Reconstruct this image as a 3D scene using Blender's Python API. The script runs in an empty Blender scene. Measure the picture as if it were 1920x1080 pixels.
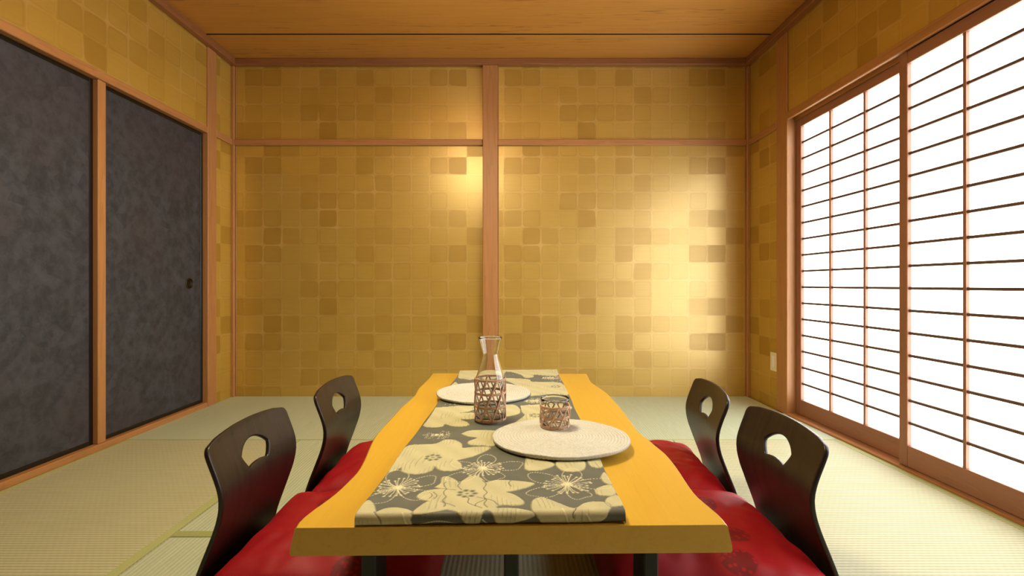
import bpy, bmesh, math, random
import numpy as np
from mathutils import Vector, Matrix, noise

# ------------------------------------------------------------------ camera, world, lights, exposure
SC = bpy.context.scene
COL = SC.collection
random.seed(7)
CAM_H = 0.80
cam_data = bpy.data.cameras.new('camera')
cam_data.sensor_width = 36.0
cam_data.lens = 900.0 / 1920.0 * 36.0
cam_data.shift_x = 5.0 / 1920.0
cam_data.shift_y = -7.0 / 1920.0
cam_data.clip_start = 0.02
cam = bpy.data.objects.new('camera', cam_data)
cam.location = (0, 0, CAM_H)
cam.rotation_euler = (math.pi / 2, 0, 0)
COL.objects.link(cam)
SC.camera = cam

PAPER_LIGHT = 3.3           # daylight coming through the shoji paper
LAMP_LIGHT = 34.0            # warm ceiling lamp
world = bpy.data.worlds.new('world')
SC.world = world
world.use_nodes = True
world.node_tree.nodes['Background'].inputs[0].default_value = (0.9, 0.95, 1.0, 1)
world.node_tree.nodes['Background'].inputs[1].default_value = 1.0

SC.view_settings.view_transform = 'Standard'
SC.view_settings.look = 'None'
SC.view_settings.gamma = 1.0
SC.view_settings.use_curve_mapping = False
SC.view_settings.exposure = 1.05


# ------------------------------------------------------------------ helpers: nodes
def lin(r, g, b):
    def f(c):
        c /= 255.0
        return c / 12.92 if c <= 0.04045 else ((c + 0.055) / 1.055) ** 2.4
    return (f(r), f(g), f(b), 1.0)


class Tree:
    def __init__(self, name):
        self.m = bpy.data.materials.new(name)
        self.m.use_nodes = True
        self.t = self.m.node_tree
        self.t.nodes.clear()
        self.out = self.t.nodes.new('ShaderNodeOutputMaterial')

    def n(self, kind, ins=None, **props):
        nd = self.t.nodes.new('ShaderNode' + kind)
        for k, v in props.items():
            setattr(nd, k, v)
        for k, v in (ins or {}).items():
            self.put(nd.inputs[k], v)
        return nd

    def put(self, sock, v):
        if isinstance(v, bpy.types.NodeSocket):
            self.t.links.new(v, sock)
        else:
            sock.default_value = v

    def math(self, op, a, b=None, c=None):
        ins = {0: a}
        if b is not None:
            ins[1] = b
        if c is not None:
            ins[2] = c
        return self.n('Math', ins, operation=op).outputs[0]

    def mix(self, fac, a, b, blend='MIX'):
        nd = self.n('Mix', data_type='RGBA', blend_type=blend)
        self.put(nd.inputs[0], fac)
        self.put(nd.inputs[6], a)
        self.put(nd.inputs[7], b)
        return nd.outputs[2]

    def smooth(self, x, lo, hi):
        nd = self.n('MapRange', {0: x, 1: lo, 2: hi, 3: 0.0, 4: 1.0}, interpolation_type='SMOOTHSTEP')
        return nd.outputs[0]

    def coords(self, scale=(1, 1, 1), loc=(0, 0, 0)):
        tc = self.n('TexCoord')
        mp = self.n('Mapping', {0: tc.outputs['Object'], 1: loc, 3: scale})
        return mp.outputs[0]

    def noise(self, vec, scale, detail=3.0, rough=0.5, dist=0.0):
        return self.n('TexNoise', {'Vector': vec, 'Scale': scale, 'Detail': detail, 'Roughness': rough, 'Distortion': dist}).outputs[0]

    def bump(self, h, strength=0.2, dist=0.002):
        return self.n('Bump', {'Height': h, 'Strength': strength, 'Distance': dist}).outputs[0]

    def bsdf(self, **ins):
        nd = self.n('BsdfPrincipled')
        names = dict(color='Base Color', rough='Roughness', metal='Metallic', normal='Normal', coat='Coat Weight',
                     coat_rough='Coat Roughness', spec='Specular IOR Level', trans='Transmission Weight', ior='IOR',
                     emit='Emission Color', emit_s='Emission Strength', sheen='Sheen Weight', aniso='Anisotropic',
                     sheen_rough='Sheen Roughness', sheen_tint='Sheen Tint')
        for k, v in ins.items():
            self.put(nd.inputs[names[k]], v)
        self.t.links.new(nd.outputs[0], self.out.inputs[0])
        return nd


def wood(name, light, dark, axis, rough=0.42, figure=0.5, fine=60.0, coat=0.0, spec=0.5, stretch=0.9, big=9.0):
    """wood with the grain running along one axis ('x', 'y' or 'z')"""
    T = Tree(name)
    sc = {'x': (stretch, big * 1.6, big * 1.6), 'y': (big * 1.6, stretch, big * 1.6), 'z': (big * 1.6, big * 1.6, stretch)}[axis]
    v = T.coords(sc)
    n1 = T.noise(v, 1.0, 4.0, 0.55, 0.4)
    rings = T.math('FRACT', T.math('MULTIPLY', n1, 7.0))
    rings = T.math('POWER', rings, 2.2)
    sf = {'x': (3, fine * 2, fine * 2), 'y': (fine * 2, 3, fine * 2), 'z': (fine * 2, fine * 2, 3)}[axis]
    n2 = T.noise(T.coords(sf), 1.0, 2.0, 0.5)
    f = T.math('ADD', T.math('MULTIPLY', rings, figure), T.math('MULTIPLY', T.math('SUBTRACT', n2, 0.35), 0.7))
    c = T.mix(T.smooth(f, 0.0, 1.0), light, dark)
    T.bsdf(color=c, rough=rough, normal=T.bump(n2, 0.12, 0.001), coat=coat, spec=spec, coat_rough=0.15)
    return T.m


def gold(name, axis):
    """gold wallpaper printed with rows of soft-cornered leaf squares"""
    T = Tree(name)
    tc = T.n('TexCoord')
    sep = T.n('SeparateXYZ', {0: tc.outputs['Object']})
    a = sep.outputs[0] if axis == 'x' else sep.outputs[1]
    z = sep.outputs[2]
    wob = T.noise(T.coords((9, 9, 9)), 1.0, 2.0)
    wob = T.math('MULTIPLY', T.math('SUBTRACT', wob, 0.5), 0.10)
    px = T.math('DIVIDE', T.math('ADD', a, 1.759 if axis == 'x' else 0.02), 0.1322)
    pz = T.math('DIVIDE', T.math('SUBTRACT', z, 0.074), 0.1258)
    cx, cz = T.math('FLOOR', px), T.math('FLOOR', pz)
    fx = T.math('ABSOLUTE', T.math('ADD', T.math('SUBTRACT', T.math('FRACT', px), 0.5), wob))
    fz = T.math('ABSOLUTE', T.math('ADD', T.math('SUBTRACT', T.math('FRACT', pz), 0.5), wob))
    d = T.math('POWER', T.math('ADD', T.math('POWER', fx, 7.0), T.math('POWER', fz, 7.0)), 1.0 / 7.0)
    mz = T.math('FLOORED_MODULO', cz, 5.0)
    mx = T.math('FLOORED_MODULO', cx, 14.0)
    cell = T.n('CombineXYZ', {0: mx, 1: mz, 2: 3.7}).outputs[0]
    wn = T.n('TexWhiteNoise', {0: cell}, noise_dimensions='3D')
    r1 = wn.outputs[0]
    r2 = T.n('SeparateColor', {0: wn.outputs[1]}).outputs[1]
    inner = T.math('SUBTRACT', 1.0, T.smooth(d, 0.435, 0.48))       # inside of the square
    rim = T.math('MULTIPLY', T.smooth(d, 0.36, 0.45), inner)
    brushed = T.noise(T.coords((4, 4, 90) if axis == 'x' else (4, 4, 90)), 1.0, 3.0)
    cloud = T.noise(T.coords((5, 5, 5)), 1.0, 3.0)
    tone = T.math('POWER', r1, 3.0)
    base = T.mix(tone, lin(190, 155, 66), lin(162, 125, 40))
    base = T.mix(T.math('MULTIPLY', rim, T.math('MULTIPLY', r2, 0.3)), base, lin(140, 104, 44))
    line = T.math('SUBTRACT', 1.0, inner)
    base = T.mix(T.math('MULTIPLY', line, T.math('MULTIPLY', T.smooth(cloud, 0.3, 0.75), 0.8)), base, lin(204, 168, 94))
    base = T.mix(T.math('MULTIPLY', T.math('SUBTRACT', brushed, 0.4), 0.35), base, lin(150, 110, 46))
    base = T.mix(T.math('MULTIPLY', T.math('SUBTRACT', cloud, 0.45), 0.4), base, lin(206, 170, 100))
    rough = T.math('ADD', 0.35, T.math('MULTIPLY', tone, 0.08))
    h = T.math('ADD', T.math('MULTIPLY', brushed, 0.5), T.math('ADD', T.math('MULTIPLY', line, 0.5), T.math('MULTIPLY', r2, 0.4)))
    nrm = T.bump(h, 0.07, 0.002)
    df = T.n('BsdfDiffuse', {'Color': base, 'Normal': nrm})
    gl = T.n('BsdfGlossy', {'Color': T.mix(0.5, base, (0.95, 0.82, 0.52, 1)), 'Roughness': rough, 'Normal': nrm})
    mx_ = T.n('MixShader', {0: T.math('SUBTRACT', 0.36, T.math('MULTIPLY', tone, 0.12)), 1: df.outputs[0], 2: gl.outputs[0]})
    T.t.links.new(mx_.outputs[0], T.out.inputs[0])
    return T.m


def tatami(name, light, dark, along='x', depth=0.25):
    T = Tree(name)
    tc = T.n('TexCoord')
    sep = T.n('SeparateXYZ', {0: tc.outputs['Object']})
    a, b = (sep.outputs[1], sep.outputs[0]) if along == 'x' else (sep.outputs[0], sep.outputs[1])
    PI2 = 2 * math.pi
    rib = T.math('SINE', T.math('MULTIPLY', a, PI2 / 0.0135))
    row = T.math('FLOOR', T.math('DIVIDE', a, 0.0135))
    ph = T.math('MULTIPLY', T.math('FLOORED_MODULO', row, 2.0), math.pi)
    weave = T.math('SINE', T.math('ADD', T.math('MULTIPLY', b, PI2 / 0.021), ph))
    h = T.math('ADD', T.math('MULTIPLY', rib, 0.85), T.math('MULTIPLY', weave, 0.15))
    straw = T.noise(T.coords((6, 260, 1) if along == 'x' else (260, 6, 1)), 1.0, 2.0)
    patch = T.noise(T.coords((2.0, 2.0, 2.0)), 1.0, 3.0)
    f = T.math('ADD', T.math('MULTIPLY', T.math('ADD', h, 1.0), depth), T.math('MULTIPLY', straw, 0.5))
    c = T.mix(T.smooth(f, 0.1, 0.95), dark, light)
    c = T.mix(T.math('MULTIPLY', patch, 0.3), c, tuple(0.5 * (light[i] + dark[i]) for i in range(3)) + (1.0,))
    T.bsdf(color=c, rough=0.62, spec=0.35, normal=T.bump(h, 0.35, 0.0015))
    return T.m


def ceiling_mat():
    T = Tree('cedar_ceiling')
    n1 = T.noise(T.coords((0.35, 9, 9)), 1.0, 4.0, 0.5, 0.3)
    rings = T.math('POWER', T.math('FRACT', T.math('MULTIPLY', n1, 9.0)), 2.0)
    fleck = T.noise(T.coords((5.0, 75, 75)), 1.0, 3.0, 0.6)
    zone = T.noise(T.coords((0.4, 5, 5), (0.3, 0.35, 0)), 1.0, 2.0)
    fl = T.math('MULTIPLY', T.smooth(fleck, 0.57, 0.68), T.smooth(zone, 0.44, 0.58))
    fine = T.noise(T.coords((2.0, 160, 160)), 1.0, 2.0)
    c = T.mix(T.math('MULTIPLY', rings, 0.30), lin(188, 134, 60), lin(154, 96, 36))
    c = T.mix(T.math('MULTIPLY', fine, 0.30), c, lin(140, 88, 40))
    c = T.mix(T.math('MULTIPLY', fl, 0.6), c, lin(100, 52, 18))
    T.bsdf(color=c, rough=0.42, normal=T.bump(fine, 0.08, 0.001))
    return T.m


def plain(name, color, rough=0.5, metal=0.0, coat=0.0, spec=0.5, grain=0.0, gscale=200.0):
    T = Tree(name)
    c = color
    n = T.noise(T.coords((1, 1, 1)), gscale, 2.0)
    if grain:
        c = T.mix(T.math('MULTIPLY', n, grain), color, tuple(x * 0.55 for x in color[:3]) + (1.0,))
    T.bsdf(color=c, rough=rough, metal=metal, coat=coat, spec=spec, normal=T.bump(n, 0.04, 0.0005))
    return T.m


M = {}
TRIM_L, TRIM_D = lin(176, 124, 74), lin(138, 90, 46)
for ax in 'xyz':
    M['trim_' + ax] = wood('cedar_trim_' + ax, TRIM_L, TRIM_D, ax, rough=0.45, figure=0.30)
    M['shoji_' + ax] = wood('shoji_wood_' + ax, lin(150, 102, 76), lin(122, 80, 56), ax, rough=0.5, figure=0.3)
    M['gold_' + ax] = gold('gold_leaf_paper_' + ax, ax)
M['crown'] = {a_: wood('shaded_cedar_' + a_, lin(142, 92, 54), lin(106, 62, 30), a_, rough=0.5, figure=0.3) for a_ in 'xy'}  # cedar coloured darker to paint in the shade on the crown strips
M['ceil'] = ceiling_mat()
M['table'] = wood('honey_table_wood', lin(206, 164, 52), lin(190, 146, 36), 'y', rough=0.33, figure=0.22, stretch=0.5, big=5, coat=0.25)
M['muntin'] = plain('smoked_lattice_wood', lin(96, 72, 56), 0.6)
M['black_frame'] = plain('black_lacquer', lin(14, 11, 9), 0.32)
M['black_metal'] = plain('black_steel', lin(18, 19, 17), 0.45, 0.2)
M['tatami'] = tatami('tatami_rush', lin(202, 202, 170), lin(154, 152, 112))
M['tatami_cross'] = tatami('tatami_rush_cross', lin(206, 216, 190), lin(166, 174, 144), 'y', 0.13)
M['heri'] = plain('tatami_border_cloth', lin(178, 184, 124), 0.7, grain=0.5, gscale=400)
M['heri_dark'] = plain('tatami_border_cloth_dark', lin(164, 170, 106), 0.7, grain=0.6, gscale=300)
M['switch'] = plain('ivory_plastic', lin(226, 214, 178), 0.4)
M['switch_in'] = plain('white_plastic', lin(240, 236, 222), 0.35)
M['pull'] = plain('bronze', lin(70, 62, 44), 0.35, 0.9)
M['pull_dark'] = plain('dark_bronze', lin(40, 36, 26), 0.5, 0.8)
M['lamp_body'] = plain('lamp_wood_ring', lin(120, 80, 40), 0.5)
M['seam'] = plain('seam_shade', (0.022, 0.010, 0.004, 1), 0.9, spec=0.0)  # dark brown that paints the shade in the ceiling seams
M['front'] = wood('fill_cutting_panelling', lin(110, 80, 56), lin(80, 56, 38), 'z')  # dark finish made up for the unseen front wall, to cut fill light
M['plaster'] = plain('outside_render', lin(220, 210, 190), 0.8)


def paper_mat():
    T = Tree('shoji_paper')
    n = T.noise(T.coords((40, 40, 40)), 1.0, 4.0)
    em = T.n('Emission', {0: T.mix(T.math('MULTIPLY', n, 0.2), (0.96, 0.985, 1.0, 1), (0.96, 0.98, 0.985, 1)), 1: PAPER_LIGHT})
    df = T.n('BsdfDiffuse', {0: (0.8, 0.78, 0.72, 1)})
    ad = T.n('AddShader', {0: em.outputs[0], 1: df.outputs[0]})
    T.t.links.new(ad.outputs[0], T.out.inputs[0])
    return T.m


M['paper'] = paper_mat()


def lamp_mat():
    T = Tree('lamp_diffuser')
    em = T.n('Emission', {0: (1.0, 0.89, 0.62, 1), 1: LAMP_LIGHT})
    T.t.links.new(em.outputs[0], T.out.inputs[0])
    return T.m


M['lamp'] = lamp_mat()


def fusuma_mat():
    T = Tree('fusuma_paper')
    v = T.coords((1, 1, 1))
    w = T.n('TexVoronoi', {'Vector': v, 'Scale': 17.0, 'Randomness': 1.0}, feature='F1')
    w2 = T.n('TexVoronoi', {'Vector': T.coords((1, 1.1, 0.9), (3, 5, 2)), 'Scale': 24.0}, feature='SMOOTH_F1')
    n = T.noise(v, 26.0, 6.0, 0.65, 1.2)
    n2 = T.noise(v, 140.0, 3.0, 0.6)
    big = T.noise(v, 2.2, 2.0)
    cellr = T.n('SeparateColor', {0: w.outputs['Color']}).outputs[0]
    f = T.math('ADD', T.math('MULTIPLY', n, 0.8), T.math('MULTIPLY', w2.outputs[0], 0.5))
    f = T.math('ADD', f, T.math('MULTIPLY', cellr, 0.22))
    f = T.math('ADD', f, T.math('MULTIPLY', n2, 0.18))
    c = T.mix(T.smooth(f, 0.45, 1.2), lin(45, 46, 50), lin(69, 70, 76))
    c = T.mix(T.math('MULTIPLY', T.smooth(big, 0.42, 0.62), 0.6), c, T.mix(0.5, c, lin(66, 55, 60)))
    T.bsdf(color=c, rough=0.62, spec=0.3, normal=T.bump(T.math('ADD', n, n2), 0.15, 0.001))
    return T.m


M['fusuma'] = fusuma_mat()


# ------------------------------------------------------------------ helpers: meshes and objects
def mesh_of(name, bm, smooth=False):
    me = bpy.data.meshes.new(name)
    bm.normal_update()
    bm.to_mesh(me)
    bm.free()
    if smooth:
        for p in me.polygons:
            p.use_smooth = True
    return me


def link(name, me, mat, parent=None, loc=None, kind=None):
    o = bpy.data.objects.new(name, me)
    COL.objects.link(o)
    if mat is not None and me is not None and not me.materials:
        me.materials.append(mat)
    if parent is not None:
        o.parent = parent
    if loc is not None:
        o.location = loc
    if kind:
        o['kind'] = kind
    return o


def add_box(bm, lo, hi, bev=0.0):
    r = bmesh.ops.create_cube(bm, size=1.0)
    vs = r['verts']
    for v in vs:
        v.co = Vector([lo[i] + (v.co[i] + 0.5) * (hi[i] - lo[i]) for i in range(3)])
    if bev > 0:
        es = set(e for v in vs for e in v.link_edges)
        bmesh.ops.bevel(bm, geom=list(es), offset=bev, segments=1, affect='EDGES', clamp_overlap=True)


def box(name, lo, hi, mat, parent=None, kind=None, bev=0.0):
    bm = bmesh.new()
    add_box(bm, lo, hi, bev)
    return link(name, mesh_of(name, bm), mat, parent, None, kind)


def boxes(name, lst, mat, parent=None, kind=None, bev=0.0):
    bm = bmesh.new()
    for lo, hi in lst:
        add_box(bm, lo, hi, bev)
    return link(name, mesh_of(name, bm), mat, parent, None, kind)


def thing(name, label, cat, loc=(0, 0, 0), rz=0.0, group=None):
    o = bpy.data.objects.new(name, None)
    o.empty_display_size = 0.1
    COL.objects.link(o)
    o.location = loc
    o.rotation_euler = (0, 0, rz)
    tag(o, label, cat, group)
    return o


def tag(o, label, cat, group=None):
    o['label'] = label
    o['category'] = cat
    if group:
        o['group'] = group


def structure(name, loc=(0, 0, 0)):
    o = bpy.data.objects.new(name, None)
    o.empty_display_size = 0.1
    COL.objects.link(o)
    o.location = loc
    o['kind'] = 'structure'
    return o


def lathe(name, prof, seg=48, close=False):
    """prof: list of (r, z); revolved about z"""
    bm = bmesh.new()
    rows = []
    for r, z in prof:
        if r < 1e-6:
            rows.append([bm.verts.new((0, 0, z))])
        else:
            rows.append([bm.verts.new((r * math.cos(2 * math.pi * k / seg), r * math.sin(2 * math.pi * k / seg), z)) for k in range(seg)])
    pairs = list(zip(rows[:-1], rows[1:]))
    if close:
        pairs.append((rows[-1], rows[0]))
    for a, b in pairs:
        for k in range(seg):
            k2 = (k + 1) % seg
            if len(a) == 1 and len(b) == 1:
                continue
            if len(a) == 1:
                bm.faces.new((a[0], b[k2], b[k]))
            elif len(b) == 1:
                bm.faces.new((a[k], a[k2], b[0]))
            else:
                bm.faces.new((a[k], a[k2], b[k2], b[k]))
    bmesh.ops.recalc_face_normals(bm, faces=bm.faces)
    return mesh_of(name, bm, True)


def tube(name, pts, rad, seg=6, cyclic=False, flat=1.0):
    """a round (or flattened) strand along a list of points"""
    bm = bmesh.new()
    pts = [Vector(p) for p in pts]
    n = len(pts)
    rings = []
    for i, p in enumerate(pts):
        a = pts[(i - 1) % n] if (i > 0 or cyclic) else p
        b = pts[(i + 1) % n] if (i < n - 1 or cyclic) else p
        d = (b - a).normalized()
        out = Vector((p.x, p.y, 0))
        out = out.normalized() if out.length > 1e-6 else Vector((1, 0, 0))
        side = d.cross(out).normalized()
        up = side.cross(d).normalized()
        rings.append([bm.verts.new(p + side * (rad * math.cos(2 * math.pi * k / seg)) + up * (rad * flat * math.sin(2 * math.pi * k / seg))) for k in range(seg)])
    rng = range(n) if cyclic else range(n - 1)
    for i in rng:
        a, b = rings[i], rings[(i + 1) % n]
        for k in range(seg):
            k2 = (k + 1) % seg
            bm.faces.new((a[k], a[k2], b[k2], b[k]))
    if not cyclic:
        bm.faces.new(rings[0])
        bm.faces.new(rings[-1][::-1])
    bmesh.ops.recalc_face_normals(bm, faces=bm.faces)
    return mesh_of(name, bm, True)


# ------------------------------------------------------------------ the room
XL, XR, YB, YF, ZC = -1.977, 1.71, 3.4286, -0.62, 2.396
HEAD = 1.80                     # underside of the door and screen heads

# floor and tatami mats
floor = box('floor', (XL - 0.15, YF - 0.05, -0.09), (XR + 0.02, YB + 0.05, -0.035), M['plaster'], None, 'structure')


def mat_piece(x0, x1, y0, y1, borders, cross=False, dark=False):
    g = 0.0012
    m = box('tatami_mat', (x0 + g, y0 + g, -0.034), (x1 - g, y1 - g, 0.0), M['tatami_cross' if cross else 'tatami'], floor, None, 0.0015)
    for (bx0, bx1, by0, by1), key in borders:
        box('mat_border', (bx0, by0, -0.030), (bx1, by1, 0.0009), M[key], m, None, 0.0004)
    return m


HB = 0.036
S1, S2, S3 = 2.466, 1.519, 0.572     # seams across the room
XA, XB = -1.074, 0.84                # seams along the room
XS = XR - 0.012                      # edge of the tatami by the shoji
mat_piece(XL, -0.117, S1, YB, [((XL + .002, -0.119, S1 + .002, S1 + .010), 'heri')], True)
mat_piece(-0.117, XS, S1, YB, [((-0.115, XS - .002, S1 + .002, S1 + .010), 'heri')], True)
mat_piece(XL + 0.01, XA, 0.62, S1, [((XA - HB - .001, XA - .002, 0.622, S1 - .002), 'heri'), ((XL + .012, XL + .034, 0.622, S1 - .002), 'heri')])
mat_piece(XL + 0.01, XA, YF, 0.62, [((XA - HB - .001, XA - .002, YF, 0.618), 'heri'), ((XL + .012, XL + .034, YF, 0.618), 'heri')])
mat_piece(XA, XB, S2, S1, [((XA + .002, XB - .002, S2 + .002, S2 + HB), 'heri_dark')], True)
mat_piece(XA, XB, S3, S2, [((XA + .002, XB - .002, S3 + .002, S3 + HB), 'heri_dark')], True)
mat_piece(XA, XB, YF, S3, [], True)
mat_piece(XB, XS, 0.62, S1, [((XS - .034, XS - .002, 0.622, S1 - .002), 'heri')])
mat_piece(XB, XS, YF, 0.62, [((XS - .034, XS - .002, YF, 0.618), 'heri')])

# ceiling of wide cedar boards laid across the room
ceiling = box('ceiling', (XL - 0.15, YF - 0.05, ZC + 0.02), (XR + 0.2, YB + 0.05, ZC + 0.06), M['plaster'], None, 'structure')
edges = [YB, 3.066]
while edges[-1] > YF:
    edges.append(edges[-1] - 0.43)
for k, (ya, yb) in enumerate(zip(edges[:-1], edges[1:])):
    box('ceiling_board', (XL - 0.02, yb + 0.007, ZC), (XR + 0.02, ya - 0.007, ZC + 0.019), M['ceil'], ceiling, None, 0.002)
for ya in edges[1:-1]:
    box('lap_shadow_strip', (XL - 0.02, ya - 0.0069, ZC + 0.0008), (XR + 0.02, ya + 0.0069, ZC + 0.018), M['seam'], ceiling)  # added dark strip standing in for the lap shadow between boards
boxes('ceiling_backing', [((XL - 0.02, YF, ZC + 0.0192), (XR + 0.02, YB, ZC + 0.0199))], M['seam'], ceiling)

# walls
box('wall_back', (XL - 0.15, YB, -0.03), (XR + 0.2, YB + 0.08, ZC + 0.02), M['gold_x'], None, 'structure')
box('wall_front', (XL - 0.15, YF - 0.08, -0.03), (XR + 0.2, YF, ZC + 0.02), M['front'], None, 'structure')
boxes('wall_left', [((XL - 0.08, 3.20, -0.03), (XL, YB, ZC + 0.02)),
                    ((XL - 0.08, YF, 1.81), (XL, 3.20, ZC + 0.02)),
                    ((XL - 0.14, YF, -0.03), (XL - 0.09, 3.20, 1.81))], M['gold_y'], None, 'structure')
boxes('wall_right', [((XR, 3.0, -0.03), (XR + 0.1, YB, ZC + 0.02)),
                     ((XR, YF, 1.83), (XR + 0.1, 3.0, ZC + 0.02))], M['gold_y'], None, 'structure')

TRIMS = [0]


def trim(lo, hi, ax, bev=0.003, mat=None):
    TRIMS[0] += 1
    return box('trim_%d' % TRIMS[0], lo, hi, mat or M['trim_' + ax], None, 'structure', bev)


# crown strips under the ceiling
trim((XL, YB - 0.045, ZC - 0.044), (XR, YB, ZC), 'x', 0.003, M['crown']['x'])
trim((XL, YF, ZC - 0.044), (XL + 0.045, YB - 0.045, ZC), 'y', 0.003, M['crown']['y'])
trim((XR - 0.045, YF, ZC - 0.044), (XR, YB - 0.045, ZC), 'y', 0.003, M['crown']['y'])
# back wall: centre post, rails, corner posts
PX0, PX1 = (905 - 955) * 3.395 / 900, (933 - 955) * 3.395 / 900
trim((PX0, YB - 0.034, 0.0), (PX1, YB, ZC - 0.044), 'z')
RZ0, RZ1 = 1.788, 1.831
trim((XL + 0.022, YB - 0.020, RZ0), (PX0, YB, RZ1), 'x')
trim((PX1, YB - 0.020, RZ0), (XR - 0.022, YB, RZ1), 'x')
trim((XL, YB - 0.022, 0.0), (XL + 0.022, YB, ZC - 0.044), 'z')
trim((XR - 0.022, YB - 0.022, 0.0), (XR, YB, ZC - 0.044), 'z')
for x in (XL + 0.024, PX1 + 0.002, XR - 0.029):
    trim((x, YB - 0.006, 0.0), (x + 0.005, YB, RZ0), 'z', 0.001)
    trim((x, YB - 0.006, RZ1), (x + 0.005, YB, ZC - 0.044), 'z', 0.001)
# left wall: post, rail on the short return, door head, sill, post between the doors
trim((XL - 0.09, 3.132, 0.0), (XL + 0.012, 3.222, ZC - 0.044), 'z')
trim((XL, 3.222, RZ0), (XL + 0.014, YB - 0.022, RZ1), 'y')
trim((XL - 0.09, YF, 1.787), (XL + 0.010, 3.132, 1.829), 'y')
trim((XL - 0.09, YF, -0.03), (XL + 0.008, 3.132, 0.030), 'y')
trim((XL - 0.06, 2.306, 0.030), (XL + 0.002, 2.352, 1.787), 'z')
trim((XL - 0.06, 1.455, 0.030), (XL + 0.002, 1.501, 1.787), 'z')
trim((XL - 0.06, 0.604, 0.030), (XL + 0.002, 0.650, 1.787), 'z')
# right wall: post, rail on the short return, screen head, sill
trim((XR - 0.010, 2.940, 0.0), (XR + 0.10, 3.057, ZC - 0.044), 'z')
trim((XR - 0.012, 3.057, RZ0), (XR, YB - 0.022, RZ1), 'y')
trim((XR - 0.014, YF, HEAD + 0.006), (XR + 0.003, 2.940, 1.853), 'y')
trim((XR + 0.003, YF, HEAD + 0.020), (XR + 0.10, 2.940, 1.853), 'y')
trim((XR + 0.036, YF, HEAD + 0.000), (XR + 0.043, 2.940, HEAD + 0.020), 'y', 0.001)
trim((XS, YF, -0.03), (XR + 0.10, 2.940, 0.010), 'y', 0.002)

# ---- black fusuma sliding doors on the left
DOORS = [0]


def fusuma(y0, y1, pull_y):
    DOORS[0] += 1
    d = structure('door_%d' % DOORS[0], (XL - 0.03, (y0 + y1) / 2, 0.031))
    w, h, f, t = (y1 - y0) / 2, 1.754, 0.019, 0.024
    box('panel', (-t + .004, -w + f, f), (0.004, w - f, h - f), M['fusuma'], d)
    box('frame_stile', (-t, -w, 0), (0.008, -w + f, h), M['black_frame'], d, None, 0.002)
    box('frame_stile', (-t, w - f, 0), (0.008, w, h), M['black_frame'], d, None, 0.002)
    box('frame_rail', (-t, -w + f, 0), (0.008, w - f, f), M['black_frame'], d, None, 0.002)
    box('frame_rail', (-t, -w + f, h - f), (0.008, w - f, h), M['black_frame'], d, None, 0.002)
    if pull_y is not None:
        me = lathe('door_pull', [(0.034, 0.0), (0.034, 0.003), (0.030, 0.0045), (0.0275, 0.003), (0.0265, -0.006)], 32)
        me.transform(Matrix.Rotation(math.pi / 2, 4, 'Y'))
        p = link('door_pull', me, M['pull'], d, (0.0042, pull_y - (y0 + y1) / 2, 0.805 - 0.031))
        me = lathe('pull_cup', [(0.0, 0.0), (0.027, 0.0), (0.0268, 0.003)], 32)
        me.transform(Matrix.Rotation(math.pi / 2, 4, 'Y'))
        link('pull_cup', me, M['pull_dark'], p, (0.0005, 0, 0))
    return d


fusuma(2.352, 3.131, 3.004)
fusuma(1.501, 2.306, None)
fusuma(0.650, 1.455, None)
fusuma(-0.20, 0.604, None)
box('wall_left_end', (XL - 0.06, YF, 0.03), (XL - 0.005, -0.20, 1.787), M['gold_y'], None, 'structure')

# ---- shoji screens on the right
P_W, P_ST, P_COL, P_ROWS = 0.856, 0.044, 0.256, 17
Z0, Z1 = 0.013, 1.806
PZ0, PZ1 = 0.104, 1.752
ROW = (PZ1 - PZ0) / P_ROWS


def shoji(idx, y_far, x_face, src=None):
    s = structure('window_%d' % idx, (x_face, y_far, 0))
    if src is not None:
        for ch in src.children:
            c = ch.copy()
            c.parent = s
            COL.objects.link(c)
        return s
    T = 0.030
    box('stile', (0, -P_ST, Z0), (T, 0, Z1), M['shoji_z'], s, None, 0.002)
    box('stile', (0, -P_W, Z0), (T, -P_W + P_ST, Z1), M['shoji_z'], s, None, 0.002)
    box('bottom_rail', (0.001, -P_W + P_ST, Z0), (T, -P_ST, PZ0), M['shoji_y'], s, None, 0.002)
    box('top_rail', (0.001, -P_W + P_ST, PZ1), (T, -P_ST, Z1), M['shoji_y'], s, None, 0.002)
    bm = bmesh.new()
    add_box(bm, (0.004, -0.0068, PZ0), (0.0192, 0.0068, PZ1), 0.0008)
    me = mesh_of('muntin_upright', bm)
    for k in (1, 2):
        link('muntin', me, M['shoji_z'], s, (0, -P_ST - k * P_COL, 0))
    bm = bmesh.new()
    add_box(bm, (0.008, -P_W + P_ST, -0.0058), (0.0185, -P_ST, 0.0058), 0.0006)
    me = mesh_of('muntin_cross', bm)
    for k in range(1, P_ROWS):
        link('muntin', me, M['muntin'], s, (0, 0, PZ0 + k * ROW))
    bm = bmesh.new()
    add_box(bm, (0.0195, -P_COL, 0), (0.0205, 0, ROW))
    me = mesh_of('pane', bm)
    for c in range(3):
        for r in range(P_ROWS):
            link('pane', me, M['paper'], s, (0, -P_ST - c * P_COL, PZ0 + r * ROW))
    return s


XF1, XF2 = 1.716, 1.755
w1 = shoji(1, 2.935, XF2)
shoji(2, 2.115, XF1, w1)
shoji(3, 1.258, XF1, w1)
box('wall_right_end', (XR, YF, 0.01), (XR + 0.06, 0.402, 1.81), M['gold_y'], None, 'structure')

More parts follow.
